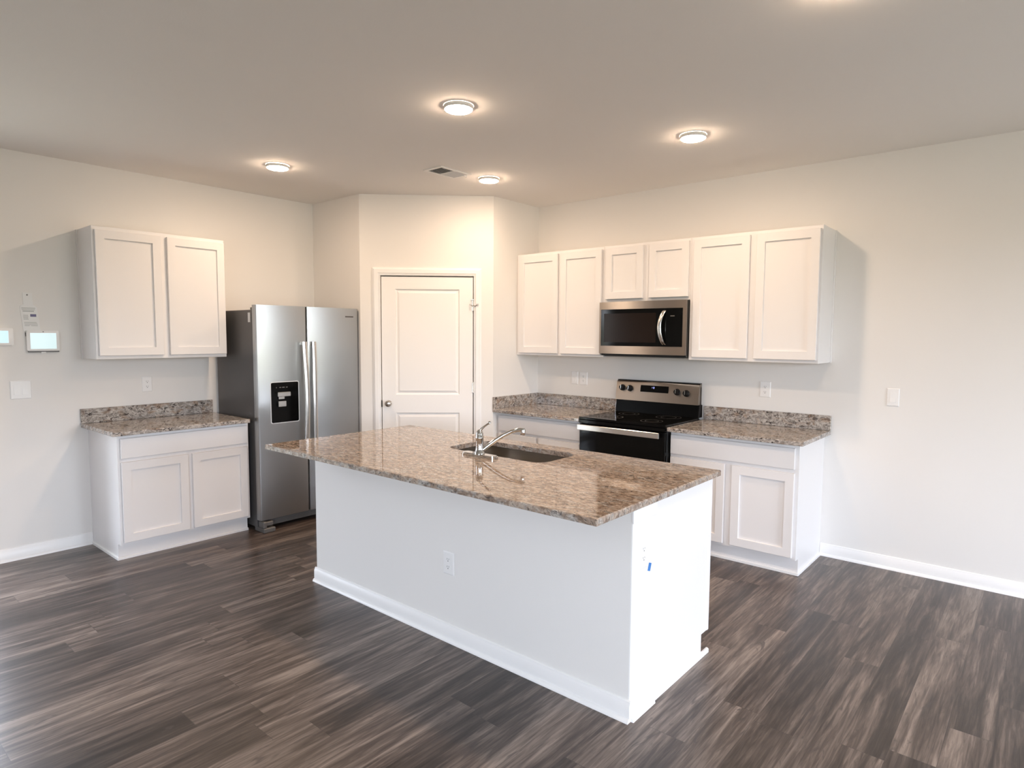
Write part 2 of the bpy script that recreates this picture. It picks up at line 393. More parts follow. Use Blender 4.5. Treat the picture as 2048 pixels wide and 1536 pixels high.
for z in (.20, 1.10, 1.83):
    bm = bmesh.new(); lathe(bm, [(.006, 0), (.006, .095)], (.997, -.004, z-.0475), 12); box(bm, .984, 1.006, -.001, .002, z-.045, z+.045)
    hg = link('hinge', bm, 'nickel', D, smooth=40); hg['label'] = 'satin nickel hinge'
    if z > 1.5:   # hinge-pin door stop with two rubber tips
        bm = bmesh.new(); box(bm, .975, 1.040, -.010, .000, z+.049, z+.056); tube(bm, [(.998, -.01, z+.002), (1.012, -.02, z-.004), (1.030, -.02, z+.006)], .0035, 8)
        tube(bm, [(.997, -.01, z+.002), (.986, -.02, z-.004), (.974, -.02, z+.004)], .0035, 8)
        lathe(bm, [(.008, 0), (.008, .012)], (1.033, -.02, z+.004), 10); lathe(bm, [(.008, 0), (.008, .012)], (.970, -.02, z+.002), 10)
        link('hinge_stop', bm, 'nickel', hg, smooth=40)

# windows out of view behind the camera: frames and panes
def window(n, x0, x1, z0, z1, to3, mull, door=False):
    R = sroot('door_%d' % n if door else 'window_%d' % n, (0, 0, 0))
    bm = bmesh.new()
    def bar(a, b, c, d, y0, y1):
        p, q = to3(a, y0, c), to3(b, y1, d); box(bm, p[0], q[0], p[1], q[1], p[2], q[2])
    f = .055
    bar(x0, x0+f, z0, z1, .03, .11); bar(x1-f, x1, z0, z1, .03, .11); bar(x0, x1, z0, z0+f, .03, .11); bar(x0, x1, z1-f, z1, .03, .11)
    for m in mull: bar(m-.03, m+.03, z0, z1, .035, .105)
    bar(x0-.07, x0, z0, z1+.07, -.016, 0); bar(x1, x1+.07, z0, z1+.07, -.016, 0); bar(x0, x1, z1, z1+.07, -.016, 0)
    if not door: bar(x0-.07, x1+.07, z0-.07, z0, -.016, 0)
    link('window_frame', bm, 'trim', R)
    bm = bmesh.new(); bm.faces.new([bm.verts.new(to3(a, .07, c)) for a, c in ((x0+f, z0+f), (x1-f, z0+f), (x1-f, z1-f), (x0+f, z1-f))])
    link('glass_pane', bm, 'pane', R)
window(2, *SLIDER, lambda u, d, z: (RX+d, u, z), [(SLIDER[0]+SLIDER[1])/2], True)
window(1, *WIN_R, lambda u, d, z: (RX+d, u, z), [(WIN_R[0]+WIN_R[1])/2])
window(2, *WIN_F, lambda u, d, z: (u, FY-d, z), [WIN_F[0]+(WIN_F[1]-WIN_F[0])/2])
window(3, *DOOR_L, lambda u, d, z: (-d, u, z), [(DOOR_L[0]+DOOR_L[1])/2], True)

# ------------------------------------------------------------------ cabinets (local frame: x along the wall, front towards -y)
ZUB, ZUT, DU, DB, ZC = 1.390, 2.308, .316, .585, .907
def wall_cabinet(loc, rz, w, zb, zt, doors, zd, label, group, strip=None):
    """doors: local (x0, x1) pairs; zd: (z0, z1) of the doors"""
    t = thing('wall_cabinet', loc, rz, label, 'cabinet', group); zo = loc[2]
    bm = bmesh.new(); box(bm, 0, w, -DU, -.001, zb-zo, zt-zo, bev=.0015)
    link('cabinet_body', bm, 'cab', t)
    if strip is not None: link('scribe_strip', B(strip-.0055 if strip == 0 else strip, strip if strip == 0 else strip+.0055, -.022, -.001, zb-zo-.002, zt-zo, bev=.001), 'cab', t)
    for a, b in doors: link('door', shaker(a, b, zd[0]-zo, zd[1]-zo, -DU-.0015), 'cab', t)
    return t
UP = 'white wall cabinets over the range wall'
wall_cabinet((PB+.0015, 0, ZUB), 0, .942, ZUB, ZUT, [(.036, .474), (.508, .924)], (1.411, 2.284),
             'white two-door wall cabinet in the corner left of the microwave', UP)
wall_cabinet((2.520, 0, 1.846), 0, .761, 1.846, ZUT, [(.024, .367), (.421, .752)], (1.870, 2.287),
             'short white two-door wall cabinet directly above the microwave', UP)
wall_cabinet((3.282, 0, ZUB), 0, .921, ZUB, ZUT, [(.031, .446), (.494, .908)], (1.413, 2.284),
             'white two-door wall cabinet right of the microwave, at the end of the row', UP, strip=.921)
LY0 = -3.378
wall_cabinet((0, LY0, 1.384), PI/2, .917, 1.384, ZUT, [(.016, .441), (.484, .910)], (1.409, 2.282),
             'white two-door wall cabinet on the left wall beside the refrigerator', None, strip=0)

def base_cabinet(loc, rz, w, drawer, doors, label, group=None, shoe_sides=()):
    t = thing('base_cabinet', loc, rz, label, 'cabinet', group)
    bm = bmesh.new(); prism(bm, [(-.001, 0), (-.535, 0), (-.535, .108), (-DB, .108), (-DB, .876), (-.001, .876)], 0, w, 'yz')
    link('cabinet_body', bm, 'cab', t)
    link('toe_kick', B(.002 if 'l' not in shoe_sides else -.004, w-.002 if 'r' not in shoe_sides else w+.004, -.541, -.5355, 0, .107), 'cab', t)
    bm = bmesh.new(); moulding(bm, (-.010 if 'l' in shoe_sides else 0, -.541), (w+.010 if 'r' in shoe_sides else w, -.541), (0, -1), .019, .012, False)
    if 'l' in shoe_sides: moulding(bm, (0, -.55), (0, -.002), (-1, 0), .019, .012, False)
    if 'r' in shoe_sides: moulding(bm, (w, -.002), (w, -.55), (1, 0), .019, .012, False)
    link('shoe_moulding', bm, 'trim', t, smooth=30)
    link('drawer_front', B(drawer[0], drawer[1], -DB-.0215, -DB-.0015, .712, .851, bev=.002), 'cab', t)
    for a, b in doors: link('door', shaker(a, b, .127, .686, -DB-.0015), 'cab', t)
    return t
base_cabinet((0, -3.36, 0), PI/2, .924, (.018, .910), [(.018, .456), (.486, .905)],
             'white base cabinet with wide drawer and two doors, left of the refrigerator', None, 'l')
BG = 'white base cabinets along the range wall'
base_cabinet((PB+.0015, 0, 0), 0, .9385, (.03, .912), [(.03, .456), (.486, .912)],
             'white base cabinet in the corner left of the range', BG)
base_cabinet((3.286, 0, 0), 0, .899, (.008, .876), [(.008, .416), (.466, .877)],
             'white base cabinet between the range and the bare wall', BG, 'r')

# ------------------------------------------------------------------ granite tops
def slab(bm, x0, x1, y0, y1, z0, z1): box(bm, x0, x1, y0, y1, z0, z1, bev=.004, seg=2)
def counter(loc, rz, x0, x1, label, side=False, depth=.656):
    t = thing('countertop', loc, rz, label, 'countertop', 'granite countertops on the wall cabinets')
    bm = bmesh.new(); slab(bm, x0, x1, -depth, -.001, 0, .030); link('counter_slab', bm, 'granite_b', t)
    link('backsplash', B(x0, x1, -.021, -.001, .0305, .137, bev=.002), 'granite_b', t)
    if side: link('side_splash', B(x0+.0005, x0+.020, -depth, -.0215, .0305, .137, bev=.002), 'granite_b', t)
    return t
counter((0, -3.36, ZC-.030), PI/2, -.046, .909, 'speckled granite countertop left of the refrigerator')
counter((0, 0, ZC-.030), 0, PB+.0015, 2.516, 'speckled granite countertop in the corner left of the range', True)
counter((0, 0, ZC-.030), 0, 3.286, 4.225, 'speckled granite countertop right of the range')

# ------------------------------------------------------------------ island
IX0, IX1, IY0, IY1 = 1.8215, 4.170, -2.958, -1.8265
BX0, BX1, BY0, BYC, BY1 = 1.895, 4.150, -2.667, -2.500, -1.910
I = thing('kitchen_island', (3.0, -2.3, 0), 0, 'grey-painted kitchen island with white end panel and baseboard', 'kitchen island')
ix, iy = 3.0, -2.3
def li(x0, x1, y0, y1, z0, z1, **k): return B(x0-ix, x1-ix, y0-iy, y1-iy, z0, z1, **k)
link('half_wall', li(BX0, BX1, BY0, BYC, 0, .876), 'paint', I)['label'] = 'grey painted half wall'
bm = bmesh.new()
moulding(bm, (BX0-.013-ix, BY0-iy), (BX1+.013-ix, BY0-iy), (0, -1))
moulding(bm, (BX1-ix, BY0-iy), (BX1-ix, BYC+.02-iy), (1, 0)); moulding(bm, (BX0-ix, BYC-iy), (BX0-ix, BY0-iy), (-1, 0))
link('baseboard', bm, 'trim', I, smooth=35)['label'] = 'white baseboard'
bm = bmesh.new()   # cabinet carcass with the toe notch on the range side
side = [(BYC-iy, 0), (-1.970-iy, 0), (-1.970-iy, .110), (BY1-iy, .110), (BY1-iy, .876), (BYC-iy, .876)]
for a, b in ((BX0-ix, BX0+.018-ix), (2.64-ix, 2.658-ix), (3.44-ix, 3.458-ix), (BX1-.015-ix, BX1+.003-ix)): prism(bm, side, a, b, 'yz')
for a in (BX0+.018, 2.658, 3.458): box(bm, a-ix, (2.64, 3.44, BX1-.015)[(BX0+.018, 2.658, 3.458).index(a)]-ix, BYC-iy, BY1-iy, .110, .128)
box(bm, BX0+.018-ix, BX1-.015-ix, -1.988-iy, -1.970-iy, 0, .110)
link('cabinet_body', bm, 'cab', I)
link('face_frame', li(BX0, BX1+.006, BY1, BY1+.018, .110, .876, bev=.001), 'cab', I)
bm = bmesh.new(); box(bm, BX1-ix, BX1+.004-ix, BY0+.001-iy, BYC-iy, .089, .876); link('end_board', bm, 'trim', I)['label'] = 'white end board'
link('end_trim', li(BX1+.001, BX1+.012, BY0-.004, -2.475, .822, .876, bev=.002), 'trim', I)
bm = bmesh.new(); moulding(bm, (BX1+.003-ix, BYC+.02-iy), (BX1+.003-ix, -1.905-iy), (1, 0), .022, .013, False); link('shoe_moulding', bm, 'trim', I, smooth=30)
bm = bmesh.new()
yb = BY1+.018+.0015-iy
for a, b in ((1.93, 2.62), (2.66, 3.06), (3.09, 3.49), (3.53, 4.12)):
    t = shaker(-(b-ix), -(a-ix), .127, .686, 0); bmesh.ops.rotate(t, verts=t.verts[:], matrix=Matrix.Rotation(PI, 3, 'Z')); bmesh.ops.translate(t, verts=t.verts[:], vec=(0, yb, 0)); link('door', t, 'cab', I)
    link('drawer_front', B(a-ix, b-ix, yb, yb+.02, .712, .851, bev=.002), 'cab', I)

SX0, SX1, SY0, SY1 = 2.690, 3.408, -2.302, -1.958     # sink cut-out
T = thing('island_countertop', (ix, iy, ZC-.027), 0, 'large speckled granite island countertop with sink cut-out', 'countertop')
def slab_with_hole(outer, inner, z0, z1, bev):
    bm = bmesh.new()
    def loop(pts, z): return [bm.verts.new((x, y, z)) for x, y in pts]
    def shrink(pts, k):
        cx = sum(p[0] for p in pts)/len(pts); cy = sum(p[1] for p in pts)/len(pts)
        return [(x-k*(1 if x > cx else -1), y-k*(1 if y > cy else -1)) for x, y in pts]
    def cap(lo, li):
        es = [bm.edges.get((l[i], l[(i+1) % len(l)])) or bm.edges.new((l[i], l[(i+1) % len(l)])) for l in (lo, li) for i in range(len(l))]
        bmesh.ops.triangle_fill(bm, use_beauty=True, use_dissolve=False, edges=es)
    def skin(a, b, mi=0):
        n = len(a)
        for i in range(n): bm.faces.new((a[i], a[(i+1) % n], b[(i+1) % n], b[i])).material_index = mi
    ot, om, ob = loop(shrink(outer, bev), z1), loop(outer, z1-bev), loop(outer, z0)
    it, ib = loop(inner, z1), loop(inner, z0)
    cap(ot, it); cap(ob, ib); skin(ot, om, 1); skin(om, ob, 1); skin(it, ib, 1)
    return bm
outer = [(IX0-ix, IY0-iy), (IX1-ix, IY0-iy), (IX1-ix, IY1-iy), (IX0-ix, IY1-iy)]
link('granite_slab', slab_with_hole(outer, rrect(SX0-ix, SX1-ix, SY0-iy, SY1-iy, .075), 0, .027, .004), ['granite', 'granite_edge'], T)

S = thing('kitchen_sink', ((SX0+SX1)/2, (SY0+SY1)/2, ZC-.027), 0, 'stainless undermount sink set in the island countertop', 'sink')
hw, hd = (SX1-SX0)/2+.004, (SY1-SY0)/2+.004
bm = bmesh.new(); rings = []
for k, z, r in ((0, -.001, .075), (0, -.150, .075), (.012, -.185, .075), (.045, -.198, .06), (.16, -.203, .01)):
    rings.append([bm.verts.new((x, y, z)) for x, y in rrect(-hw+k, hw-k, -hd+k, hd-k, r)])
for a, b in zip(rings, rings[1:]):
    for i in range(len(a)): bm.faces.new((a[i], a[(i+1) % len(a)], b[(i+1) % len(b)], b[i]))
bm.faces.new(rings[-1]); link('basin', bm, 'sink', S, smooth=50)
bm = bmesh.new(); lathe(bm, [(.043, -.204), (.043, -.199), (.030, -.1985), (.026, -.206)], (0, .02, 0), 24); link('drain', bm, 'chrome', S, smooth=30)

F = thing('kitchen_faucet', (3.030, -2.365, ZC), 0, 'chrome single-lever kitchen faucet standing on the island countertop', 'faucet')
bm = bmesh.new(); prism(bm, rrect(-.126, .126, -.029, .029, .028, 8), .0005, .010, 'xy'); prism(bm, rrect(-.119, .119, -.023, .023, .022, 8), .010, .015, 'xy'); link('deck_plate', bm, 'chrome', F)
bm = bmesh.new(); lathe(bm, [(.030, .012), (.029, .022), (.0235, .030), (.0215, .045), (.021, .095), (.0225, .100), (.0225, .104), (.021, .107), (.020, .125), (.016, .138), (.007, .147)], (0, 0, 0), 28); link('faucet_body', bm, 'chrome', F, smooth=40)
dx, dy = .73, .68
def sp(r, z): return (r*dx, r*dy, z)
bm = bmesh.new(); tube(bm, [sp(.012, .030), sp(.045, .055), sp(.09, .089), (sp(.135, .117)), sp(.175, .136), sp(.205, .144), sp(.225, .145), sp(.238, .143)], [.0125, .0125, .012, .0115, .011, .011, .0115, .0115], 16)
link('spout', bm, 'chrome', F, smooth=50)
bm = bmesh.new(); lathe(bm, [(.0125, -.026), (.014, -.022), (.0145, .0), (.010, .012)], sp(.238, .143), 20); link('aerator', bm, 'chrome', F, smooth=40)
bm = bmesh.new(); tube(bm, [(0, 0, .135), (.010, .006, .152), (.026, .014, .167), (.042, .022, .180), (.050, .026, .186)], [.012, .0085, .006, .0065, .0075], 12, .8)
lathe(bm, [(.003, -.007), (.008, -.004), (.0085, .002), (.004, .008)], (.050, .026, .187), 12); link('lever', bm, 'chrome', F, smooth=50)

# ------------------------------------------------------------------ refrigerator (faces +x: local x = world y)
FR = thing('refrigerator', (0, -2.411, 0), PI/2, 'stainless side-by-side refrigerator with ice and water dispenser', 'refrigerator')
FW = .944
link('case', B(.004, FW-.004, -.640, -.03, .03, 1.757, bev=.004), 'case', FR)['label'] = 'dark grey metal case'
def fdoor(x0, x1, cut=None):
    """door with softly rounded front edges"""
    z0, z1, yb, yf = .095, 1.794, -.648, -.709
    prof = [(x0, yb), (x0, yf+.014), (x0+.005, yf+.005), (x0+.016, yf), (x1-.016, yf), (x1-.005, yf+.005), (x1, yf+.014), (x1, yb)]
    bm = bmesh.new(); prism(bm, prof, z0, z1, 'xy'); return bm
SPL = .4345
fd = link('freezer_door', fdoor(.0, SPL-.003), 'fridge_steel', FR, smooth=30)
rd = link('refrigerator_door', fdoor(SPL+.003, FW), 'fridge_steel', FR, smooth=30)
link('door_gasket', B(.012, FW-.012, -.6475, -.6405, .10, 1.785), 'black', FR)
link('centre_gap', B(SPL-.0028, SPL+.0028, -.700, -.6482, .10, 1.79), 'gap', FR)
def fhandle(xc, parent, s):
    bm = bmesh.new(); zt, zb = 1.508, .56; n = 22; pts = []
    t = bmesh.new(); rings = []
    for i in range(n+1):
        u = i/n; z = zt+(zb-zt)*u; bow = math.sin(PI*u)**.55
        y = -.748-.020*math.sin(PI*u); w2 = .019; th = .012
        xx = xc+s*.004*math.cos(2*PI*u)
        rings.append([t.verts.new(p) for p in ((xx-w2, y+th, z), (xx-w2, y, z), (xx-w2+.006, y-.005, z), (xx+w2-.006, y-.005, z), (xx+w2, y, z), (xx+w2, y+th, z))])
    for a, b in zip(rings, rings[1:]):
        for i in range(6): t.faces.new((a[i], a[(i+1) % 6], b[(i+1) % 6], b[i]))
    t.faces.new(rings[0]); t.faces.new(rings[-1]); merge(bm, t)
    for z in (zt-.016, zb+.016): box(bm, xc-.014, xc+.014, -.745, -.705, z-.015, z+.0155, bev=.002)
    link('handle', bm, 'steel_h', parent, smooth=40)
fhandle(SPL-.038, fd, -1); fhandle(SPL+.040, rd, 1)
# dispenser: bright trim, black bezel, recess with paddles
DX0, DX1, DZ0, DZ1 = .102, .352, .857, 1.190
bm = bmesh.new(); prism(bm, rrect(DX0, DX1, DZ0, DZ1, .016), -.712, -.7095, 'xz'); tr = link('dispenser', bm, 'bright', fd)
tr['label'] = 'ice and water dispenser with bright trim'
bm = bmesh.new(); prism(bm, rrect(DX0+.006, DX1-.006, DZ0+.006, DZ1-.006, .012), -.7135, -.7121, 'xz'); link('bezel', bm, 'glass', tr)
bm = bmesh.new(); box(bm, .150, .262, -.742, -.714, 1.072, 1.108, bev=.003); link('chute', bm, 'steel_h', tr)
bm = bmesh.new(); box(bm, .165, .215, -.728, -.714, 1.050, 1.072, bev=.002); box(bm, .158, .226, -.736, -.714, .990, 1.036, bev=.003); link('paddle', bm, 'steel_h', tr)
for q, wd in ((.150, .006), (.178, .016), (.202, .022), (.236, .014)): link('button_legend', B(q, q+wd, -.7142, -.7136, 1.140, 1.147), 'grate', tr)
link('name_plate', B(FW-.134, FW-.052, -.7115, -.7095, 1.716, 1.728, bev=.0005), 'case', rd)['label'] = 'small dark name plate'
for xx in (.03, FW-.09): link('hinge_cover', B(xx, xx+.06, -.645, -.56, 1.7575, 1.778, bev=.004), 'case', FR)
bm = bmesh.new(); box(bm, .02, FW-.02, -.660, -.60, .030, .088, bev=.003)
for i in range(6): box(bm, .14, FW-.06, -.664, -.660, .040+i*.008, .043+i*.008)
link('base_grille', bm, 'grate', FR)
for xx in (.004, FW-.106):
    bm = bmesh.new(); box(bm, xx, xx+.10, -.745, -.60, 0, .036, bev=.005); box(bm, xx, xx+.03, -.742, -.66, .036, .088, bev=.006); box(bm, xx+.03, xx+.09, -.728, -.66, .05, .082, bev=.004)
    link('levelling_foot', bm, 'grate', FR)
link('side_label', B(.0015, .0039, -.612, -.578, 1.66, 1.735), 'paper', FR)['label'] = 'small white sticker on the case side'

# ------------------------------------------------------------------ range
R = thing('range', (2.522, 0, 0), 0, 'stainless and black freestanding electric range under the microwave', 'range')
RW = .756
link('range_body', B(.0, RW, -.628, -.03, .02, .900, bev=.003), 'black', R)
bm = bmesh.new(); box(bm, -.001, RW+.001, -.665, -.085, .9005, .921, bev=.004, seg=2); box(bm, .0, RW, -.663, -.628, .872, .900, bev=.003)
ck = link('cooktop', bm, 'glass', R); ck['label'] = 'black glass cooktop'
for x, y, r in ((.20, -.22, .085), (.555, -.21, .10), (.19, -.50, .105), (.56, -.50, .085)):
    bm = bmesh.new(); n = 48
    for rr in (r, r*.62):
        a = [bm.verts.new((x+rr*math.cos(2*PI*i/n), y+rr*math.sin(2*PI*i/n), .9214)) for i in range(n)]
        b = [bm.verts.new((x+(rr-.003)*math.cos(2*PI*i/n), y+(rr-.003)*math.sin(2*PI*i/n), .9214)) for i in range(n)]
        for i in range(n): bm.faces.new((a[i], a[(i+1) % n], b[(i+1) % n], b[i]))
    link('burner_ring', bm, 'grate', ck)
bm = bmesh.new(); prism(bm, [(-.03, .922), (-.105, .922), (-.088, 1.022), (-.03, 1.022)], 0, RW, 'yz'); link('lower_guard', bm, 'enamel', R)
bm = bmesh.new(); prism(bm, [(-.03, 1.0225), (-.098, 1.0225), (-.094, 1.045), (-.075, 1.170), (-.066, 1.184), (-.055, 1.188), (-.03, 1.188)], -.006, RW-.008, 'yz')
bg = link('backguard', bm, 'steel', R, smooth=30); bg['label'] = 'stainless control panel'
link('backguard_cap', B(-.007, RW-.007, -.062, -.03, 1.1885, 1.194, bev=.001), 'black', R)
link('end_cap', B(RW-.0078, RW-.006, -.050, -.040, 1.0225, 1.165), 'black', R)
def gy(z): return -.094+(z-1.045)*(.019/.125)
tilt = math.atan2(.019, .125)
def on_guard(bm, x, z):
    bmesh.ops.transform(bm, matrix=Matrix.Translation((x, gy(z), z)) @ Matrix.Rotation(-tilt, 4, 'X'), verts=bm.verts[:]); return bm
dsp = link('clock_display', on_guard(B(-.1285, .1285, -.003, -.0005, -.028, .028, bev=.001), .3565, 1.128), 'glass', bg)
bm = bmesh.new()
def seg(bm, x, z, w, h): box(bm, x, x+w, -.0042, -.0034, z, z+h)
seg(bm, -.020, .006, .002, .010)
for q in (0, .0075, .0145): seg(bm, -.008, .003+q*.9, .008, .0016)
seg(bm, -.008, .003, .0016, .0145); seg(bm, -.0016, .003, .0016, .0145)
link('clock_digits', on_guard(bm, .3565, 1.128), 'digit', dsp)
for x, z, a in ((.055, 1.122, 0), (.128, 1.119, .7), (.563, 1.112, 1.4), (.643, 1.106, -.5)):
    bm = bmesh.new(); lathe(bm, [(.027, 0), (.027, .006), (.022, .008), (.0205, .028), (.018, .031)], (0, 0, 0), 26, 'y')
    box(bm, -.0035, .0035, -.036, -.029, -.018, .018, bev=.001)
    kn = link('control_knob', on_guard(bm, x, z+.004), 'knob', bg, smooth=40)
    link('pointer', on_guard(B(-.002, .002, -.0372, -.0362, -.013, .018), x, z+.004), 'steel_h', kn)
od = link('oven_door', B(.004, RW-.004, -.660, -.629, .195, .868, bev=.004), 'glass', R); od['label'] = 'black glass oven door'
bm = bmesh.new(); box(bm, .012, RW-.03, -.708, -.692, .822, .866, bev=.003)
for xx in (.03, RW-.08): box(bm, xx, xx+.03, -.693, -.659, .832, .856, bev=.002)
hd_ = link('handle', bm, 'steel_h', od, smooth=30); hd_['label'] = 'flat stainless bar handle'
link('storage_drawer', B(.004, RW-.004, -.655, -.629, .05, .187, bev=.004), 'steel', R)

# ------------------------------------------------------------------ microwave
W_ = thing('microwave', (2.522, 0, 1.420), 0, 'stainless over-the-range microwave with black glass front', 'microwave')
MW = .757
link('case', B(.0, MW, -.352, -.002, -.012, .424, bev=.003), 'black', W_)
bm = bmesh.new()
def bowed(x0, x1, n):
    xs = [x0+(x1-x0)*i/n for i in range(n+1)]
    return [(x0, -.353)]+[(x, -.3785-.0135*(1-((x-.3765)/.3805)**2)) for x in xs]+[(x1, -.353)]
prism(bm, bowed(-.004, MW, 24), .364, .424, 'xy'); prism(bm, bowed(-.004, MW, 24), .004, .068, 'xy')
prism(bm, bowed(-.004, .014, 3), .0682, .3638, 'xy'); prism(bm, bowed(.735, MW, 3), .0682, .3638, 'xy'); ff = link('front_frame', bm, 'steel', W_, smooth=20)
dr = link('door_glass', B(.0145, .588, -.3840, -.353, .0685, .3635, bev=.001), 'glass', W_); dr['label'] = 'black glass door'
link('window_mesh', B(.045, .515, -.3847, -.3841, .098, .330), 'mesh_glass', dr)
cp = link('control_panel', B(.5885, .7345, -.3840, -.353, .0685, .3635, bev=.001), 'glass', W_)
link('display_legend', B(.636, .670, -.3847, -.3841, .300, .307), 'grate', cp)
bm = bmesh.new()
t = bmesh.new(); rings = []; n = 18
for i in range(n+1):
    u = i/n; z = .345-.262*u; bow = math.sin(PI*u); y = -.3875-.038*bow**.6; xx = .586-.024*bow+.002*u
    rings.append([t.verts.new(p) for p in ((xx-.015, y+.010, z), (xx-.015, y, z), (xx-.010, y-.004, z), (xx+.010, y-.004, z), (xx+.015, y, z), (xx+.015, y+.010, z))])
for a, b in zip(rings, rings[1:]):
    for i in range(6): t.faces.new((a[i], a[(i+1) % 6], b[(i+1) % 6], b[i]))
t.faces.new(rings[0]); t.faces.new(rings[-1]); merge(bm, t); link('handle', bm, 'steel_h', dr, smooth=40)
bm = bmesh.new(); box(bm, .02, MW-.02, -.33, -.06, -.020, -.0125, bev=.002); link('vent_base', bm, 'grate', W_)

# ------------------------------------------------------------------ outlets and switches (local frame: front towards -y, centre of plate at origin)
def plate(t, w, h, th=.006):
    bm = bmesh.new(); a = [(-w/2, -h/2), (w/2, -h/2), (w/2, h/2), (-w/2, h/2)]
    r0 = [bm.verts.new((x, -.0005, z)) for x, z in a]; r1 = [bm.verts.new((x, -th*.45, z)) for x, z in a]
    r2 = [bm.verts.new((x*(1-.010/w), -th, z*(1-.010/h))) for x, z in a]
    for p, q in ((r0, r1), (r1, r2)):
        for i in range(4): bm.faces.new((p[i], p[(i+1) % 4], q[(i+1) % 4], q[i]))
    bm.faces.new(r0[::-1]); bm.faces.new(r2); return link('cover_plate', bm, 'plastic', t)
def outlet(loc, rz, label, w=.074, h=.118):
    t = thing('power_outlet', loc, rz, label, 'outlet', 'white duplex outlets'); plate(t, w, h)
    for s in (1, -1):
        z = s*.0195; bm = bmesh.new()
        prism(bm, [(x, zz+z) for x, zz in ((-.0165, -.010), (-.011, -.0140), (.011, -.0140), (.0165, -.010), (.0165, .010), (.011, .0140), (-.011, .0140), (-.0165, .010))], -.0075, -.006, 'xz')
        rc = link('receptacle', bm, 'plastic', t)
        bm = bmesh.new(); box(bm, -.0075, -.0055, -.0079, -.0076, z-.001, z+.007); box(bm, .0052, .0072, -.0079, -.0076, z, z+.0065)
        prism(bm, [(.0028*math.cos(k*PI/5), z-.0068+.0028*math.sin(k*PI/5)) for k in range(10)], -.0079, -.0076, 'xz'); link('slot', bm, 'slot', rc)
    bm = bmesh.new(); lathe(bm, [(.003, 0), (.003, .0012)], (0, -.006, 0), 12, 'y'); link('screw', bm, 'plastic', t)
    return t
def switch(loc, rz, label, gangs=1, h=.120):
    w = .074+.046*(gangs-1); t = thing('light_switch', loc, rz, label, 'light switch', 'white rocker switches'); plate(t, w, h)
    for g in range(gangs):
        x = (g-(gangs-1)/2)*.046; bm = bmesh.new()
        prism(bm, [(-.006, -.033), (-.0105, -.033), (-.008, .0), (-.0068, .033), (-.006, .033)], x-.0165, x+.0165, 'yz'); link('rocker', bm, 'plastic', t)
    return t
outlet((0, -2.948, 1.172), PI/2, 'white outlet on the left wall above the small granite counter')
outlet((2.116, 0, 1.177), 0, 'right-hand outlet of the pair on the wall left of the range', .084)
outlet((3.758, 0, 1.173), 0, 'white outlet on the wall above the counter right of the range', .080)
outlet((3.103, BY0, .407), 0, 'white outlet low on the grey front of the island', .078)
outlet((BX1+.004, -2.582, .679), PI/2, 'white outlet on the white end of the island', .084, .130)
switch((2.018, 0, 1.179), 0, 'left-hand switch of the pair on the wall left of the range')
switch((0, -3.748, 1.176), PI/2, 'wide double switch on the left wall below the lit panel', 2, .126)
switch((4.596, 0, 1.170), 0, 'single switch on the bare wall at the right of the photo')
# ------------------------------------------------------------------ panel, thermostat, tag
P = thing('security_panel', (0, -3.612, 1.508), PI/2, 'white wall touch panel with glowing screen', 'touch panel')
bm = bmesh.new(); prism(bm, rrect(-.093, .095, -.066, .075, .008), -.026, -.012, 'xz', bev=.002); link('panel_housing', bm, 'plastic', P, smooth=30)
link('mount', B(-.0955, .085, -.0115, -.0005, .035, .062, bev=.002), 'grate', P)['label'] = 'dark grey mount behind the housing'
link('back_plate', B(-.088, .088, -.0115, -.0005, -.066, .034, bev=.002), 'plastic', P)
link('lower_edge', B(-.088, .092, -.024, -.012, -.0755, -.0665, bev=.001), 'grate', P)
link('screen', B(-.073, .077, -.0268, -.0262, -.052, .058), 'screen', P)['label'] = 'lit pale blue screen'
bm = bmesh.new(); prism(bm, rrect(-.014, .014, -.081, -.0735, .0035), -.0255, -.0245, 'xz'); link('home_button', bm, 'plastic', P)
bm = bmesh.new(); lathe(bm, [(.0035, 0), (.003, .001)], (.002, -.026, .067), 12, 'y'); link('sensor', bm, 'grate', P)
TS = thing('thermostat', (0, -3.842, 1.540), PI/2, 'white thermostat with pale blue screen at the left edge of the photo', 'thermostat')
bm = bmesh.new(); prism(bm, rrect(-.066, .066, -.057, .057, .008), -.022, -.0005, 'xz', bev=.002); link('thermostat_housing', bm, 'plastic', TS, smooth=30)
link('screen', B(-.046, .038, -.0228, -.0222, -.042, .040), 'screen2', TS)['label'] = 'lit blue screen'
TG = thing('instruction_tag', (0, -3.680, 1.700), PI/2, 'white bottle-shaped paper tag with grey print hanging behind the touch panel', 'paper tag')
bm = bmesh.new()
prism(bm, [(-.033, .142), (-.030, .062), (-.048, .052), (-.050, .040), (-.036, -.125), (.062, -.12), (.046, .040), (.040, .050), (.024, .060), (.022, .142)], -.004, -.0005, 'xz'); link('card', bm, 'paper', TG)
bm = bmesh.new()
for x0, x1, z0, z1 in ((-.042, .036, .034, .039), (-.040, .034, .024, .028), (-.036, .028, .012, .019), (-.034, -.006, -.015, -.011), (-.034, -.004, -.024, -.020), (-.033, -.006, -.033, -.029), (-.032, -.004, -.042, -.038),
                       (-.030, .040, -.062, -.059), (-.030, .044, -.070, -.067), (-.028, .046, -.078, -.075), (-.028, .0, -.086, -.083), (.008, .046, -.086, -.083)):
    box(bm, x0, x1, -.0044, -.0041, z0, z1)
link('print', bm, 'ink', TG)
link('printed_block', B(.006, .040, -.0045, -.0041, -.022, -.004), 'violet', TG)['label'] = 'small violet printed rectangle'
bm = bmesh.new(); lathe(bm, [(.005, 0), (.004, .0006)], (-.006, -.004, .127), 12, 'y'); link('nail', bm, 'grate', TG)

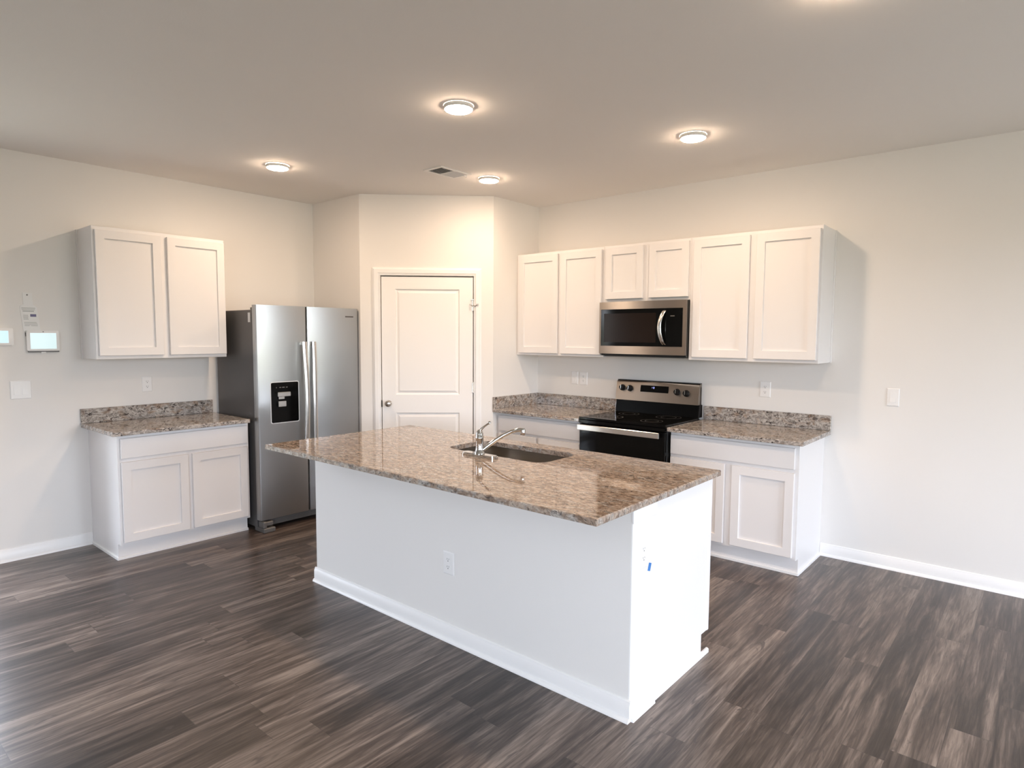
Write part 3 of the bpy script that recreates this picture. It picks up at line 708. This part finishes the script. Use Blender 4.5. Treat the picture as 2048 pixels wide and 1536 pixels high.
tp = tag(link('tape_piece', B(-.0006, .0004, -.011, .011, -.017, .017), 'tape'), 'small piece of blue tape on the white end of the island', 'tape')
tp.location = (BX1+.0052, -2.520, .605); tp.rotation_euler = (-.35, 0, 0)

# ------------------------------------------------------------------ ceiling lamps and vent
LIGHTS = [((2.905, -2.40), 'lit round ceiling light above the island, the largest in the photo'),
          ((1.035, -2.390), 'lit round ceiling light in front of the refrigerator, leftmost in the photo'),
          ((1.970, -1.140), 'lit round ceiling light in front of the pantry door, next to the vent'),
          ((4.790, -2.400), 'lit round ceiling light added out of view past the right end of the island'),  # unseen lamp continuing the row, added to brighten the right wall
          ((3.655, -1.140), 'lit round ceiling light in front of the range, rightmost in the photo')]
for (x, y), lb in LIGHTS:
    t = thing('ceiling_light', (x, y, H), 0, lb, 'ceiling light', 'round recessed ceiling lights')
    bm = bmesh.new(); n = 40; prof = [(.080, -.0005), (.0795, -.014), (.074, -.020)]
    rings = [[bm.verts.new((r*math.cos(2*PI*i/n), r*math.sin(2*PI*i/n), z)) for i in range(n)] for r, z in prof]
    for a, b in zip(rings, rings[1:]):
        for i in range(n): bm.faces.new((a[i], a[(i+1) % n], b[(i+1) % n], b[i]))
    link('trim_ring', bm, 'lens', t, smooth=40)
    bm = bmesh.new(); n = 32; rings = [[bm.verts.new((r*math.cos(2*PI*i/n), r*math.sin(2*PI*i/n), z)) for i in range(n)] for r, z in ((.0739, -.0200), (.068, -.0245), (.050, -.0275), (.024, -.029))]
    for a, b in zip(rings, rings[1:]):
        for i in range(n): bm.faces.new((a[i], a[(i+1) % n], b[(i+1) % n], b[i]))
    bm.faces.new(rings[-1]); link('diffuser', bm, 'lamp', t, smooth=60)
V = thing('ceiling_vent', (1.862, -1.481, H), 0, 'white rectangular air vent in the ceiling', 'air vent')
vx, vy, fr = .098, .157, .024
bm = bmesh.new()
for a in ((-vx, vx, -vy, -vy+fr), (-vx, vx, vy-fr, vy), (-vx, -vx+fr, -vy+fr, vy-fr), (vx-fr, vx, -vy+fr, vy-fr), (-vx+fr, vx-fr, -.006, .006)): box(bm, *a, -.008, -.0005, bev=.0015)
link('vent_frame', bm, 'trim', V)
link('vent_shade_sheet', B(-vx+fr-.002, vx-fr+.002, -vy+fr-.002, vy-fr+.002, -.0012, -.0006), 'gap', V)  # thin near-black sheet stands in for the shade behind the slats
for s, rng in ((1, (-vy+fr, -.006)), (-1, (.006, vy-fr))):
    n = 9
    for i in range(n):
        y = rng[0]+(rng[1]-rng[0])*(i+.5)/n; d = .0042
        bm = bmesh.new(); prism(bm, [(y-d*s, -.0075), (y-d*s+.001, -.0078), (y+d*s+.001, -.0020), (y+d*s, -.0017)], -vx+fr, vx-fr, 'yz'); link('slat', bm, 'trim', V)
bm = bmesh.new(); box(bm, .050, .056, .118, .150, -.016, -.008, bev=.001); lathe(bm, [(.004, -.022), (.004, -.014)], (.053, .146, 0), 10); link('damper_lever', bm, 'trim', V)
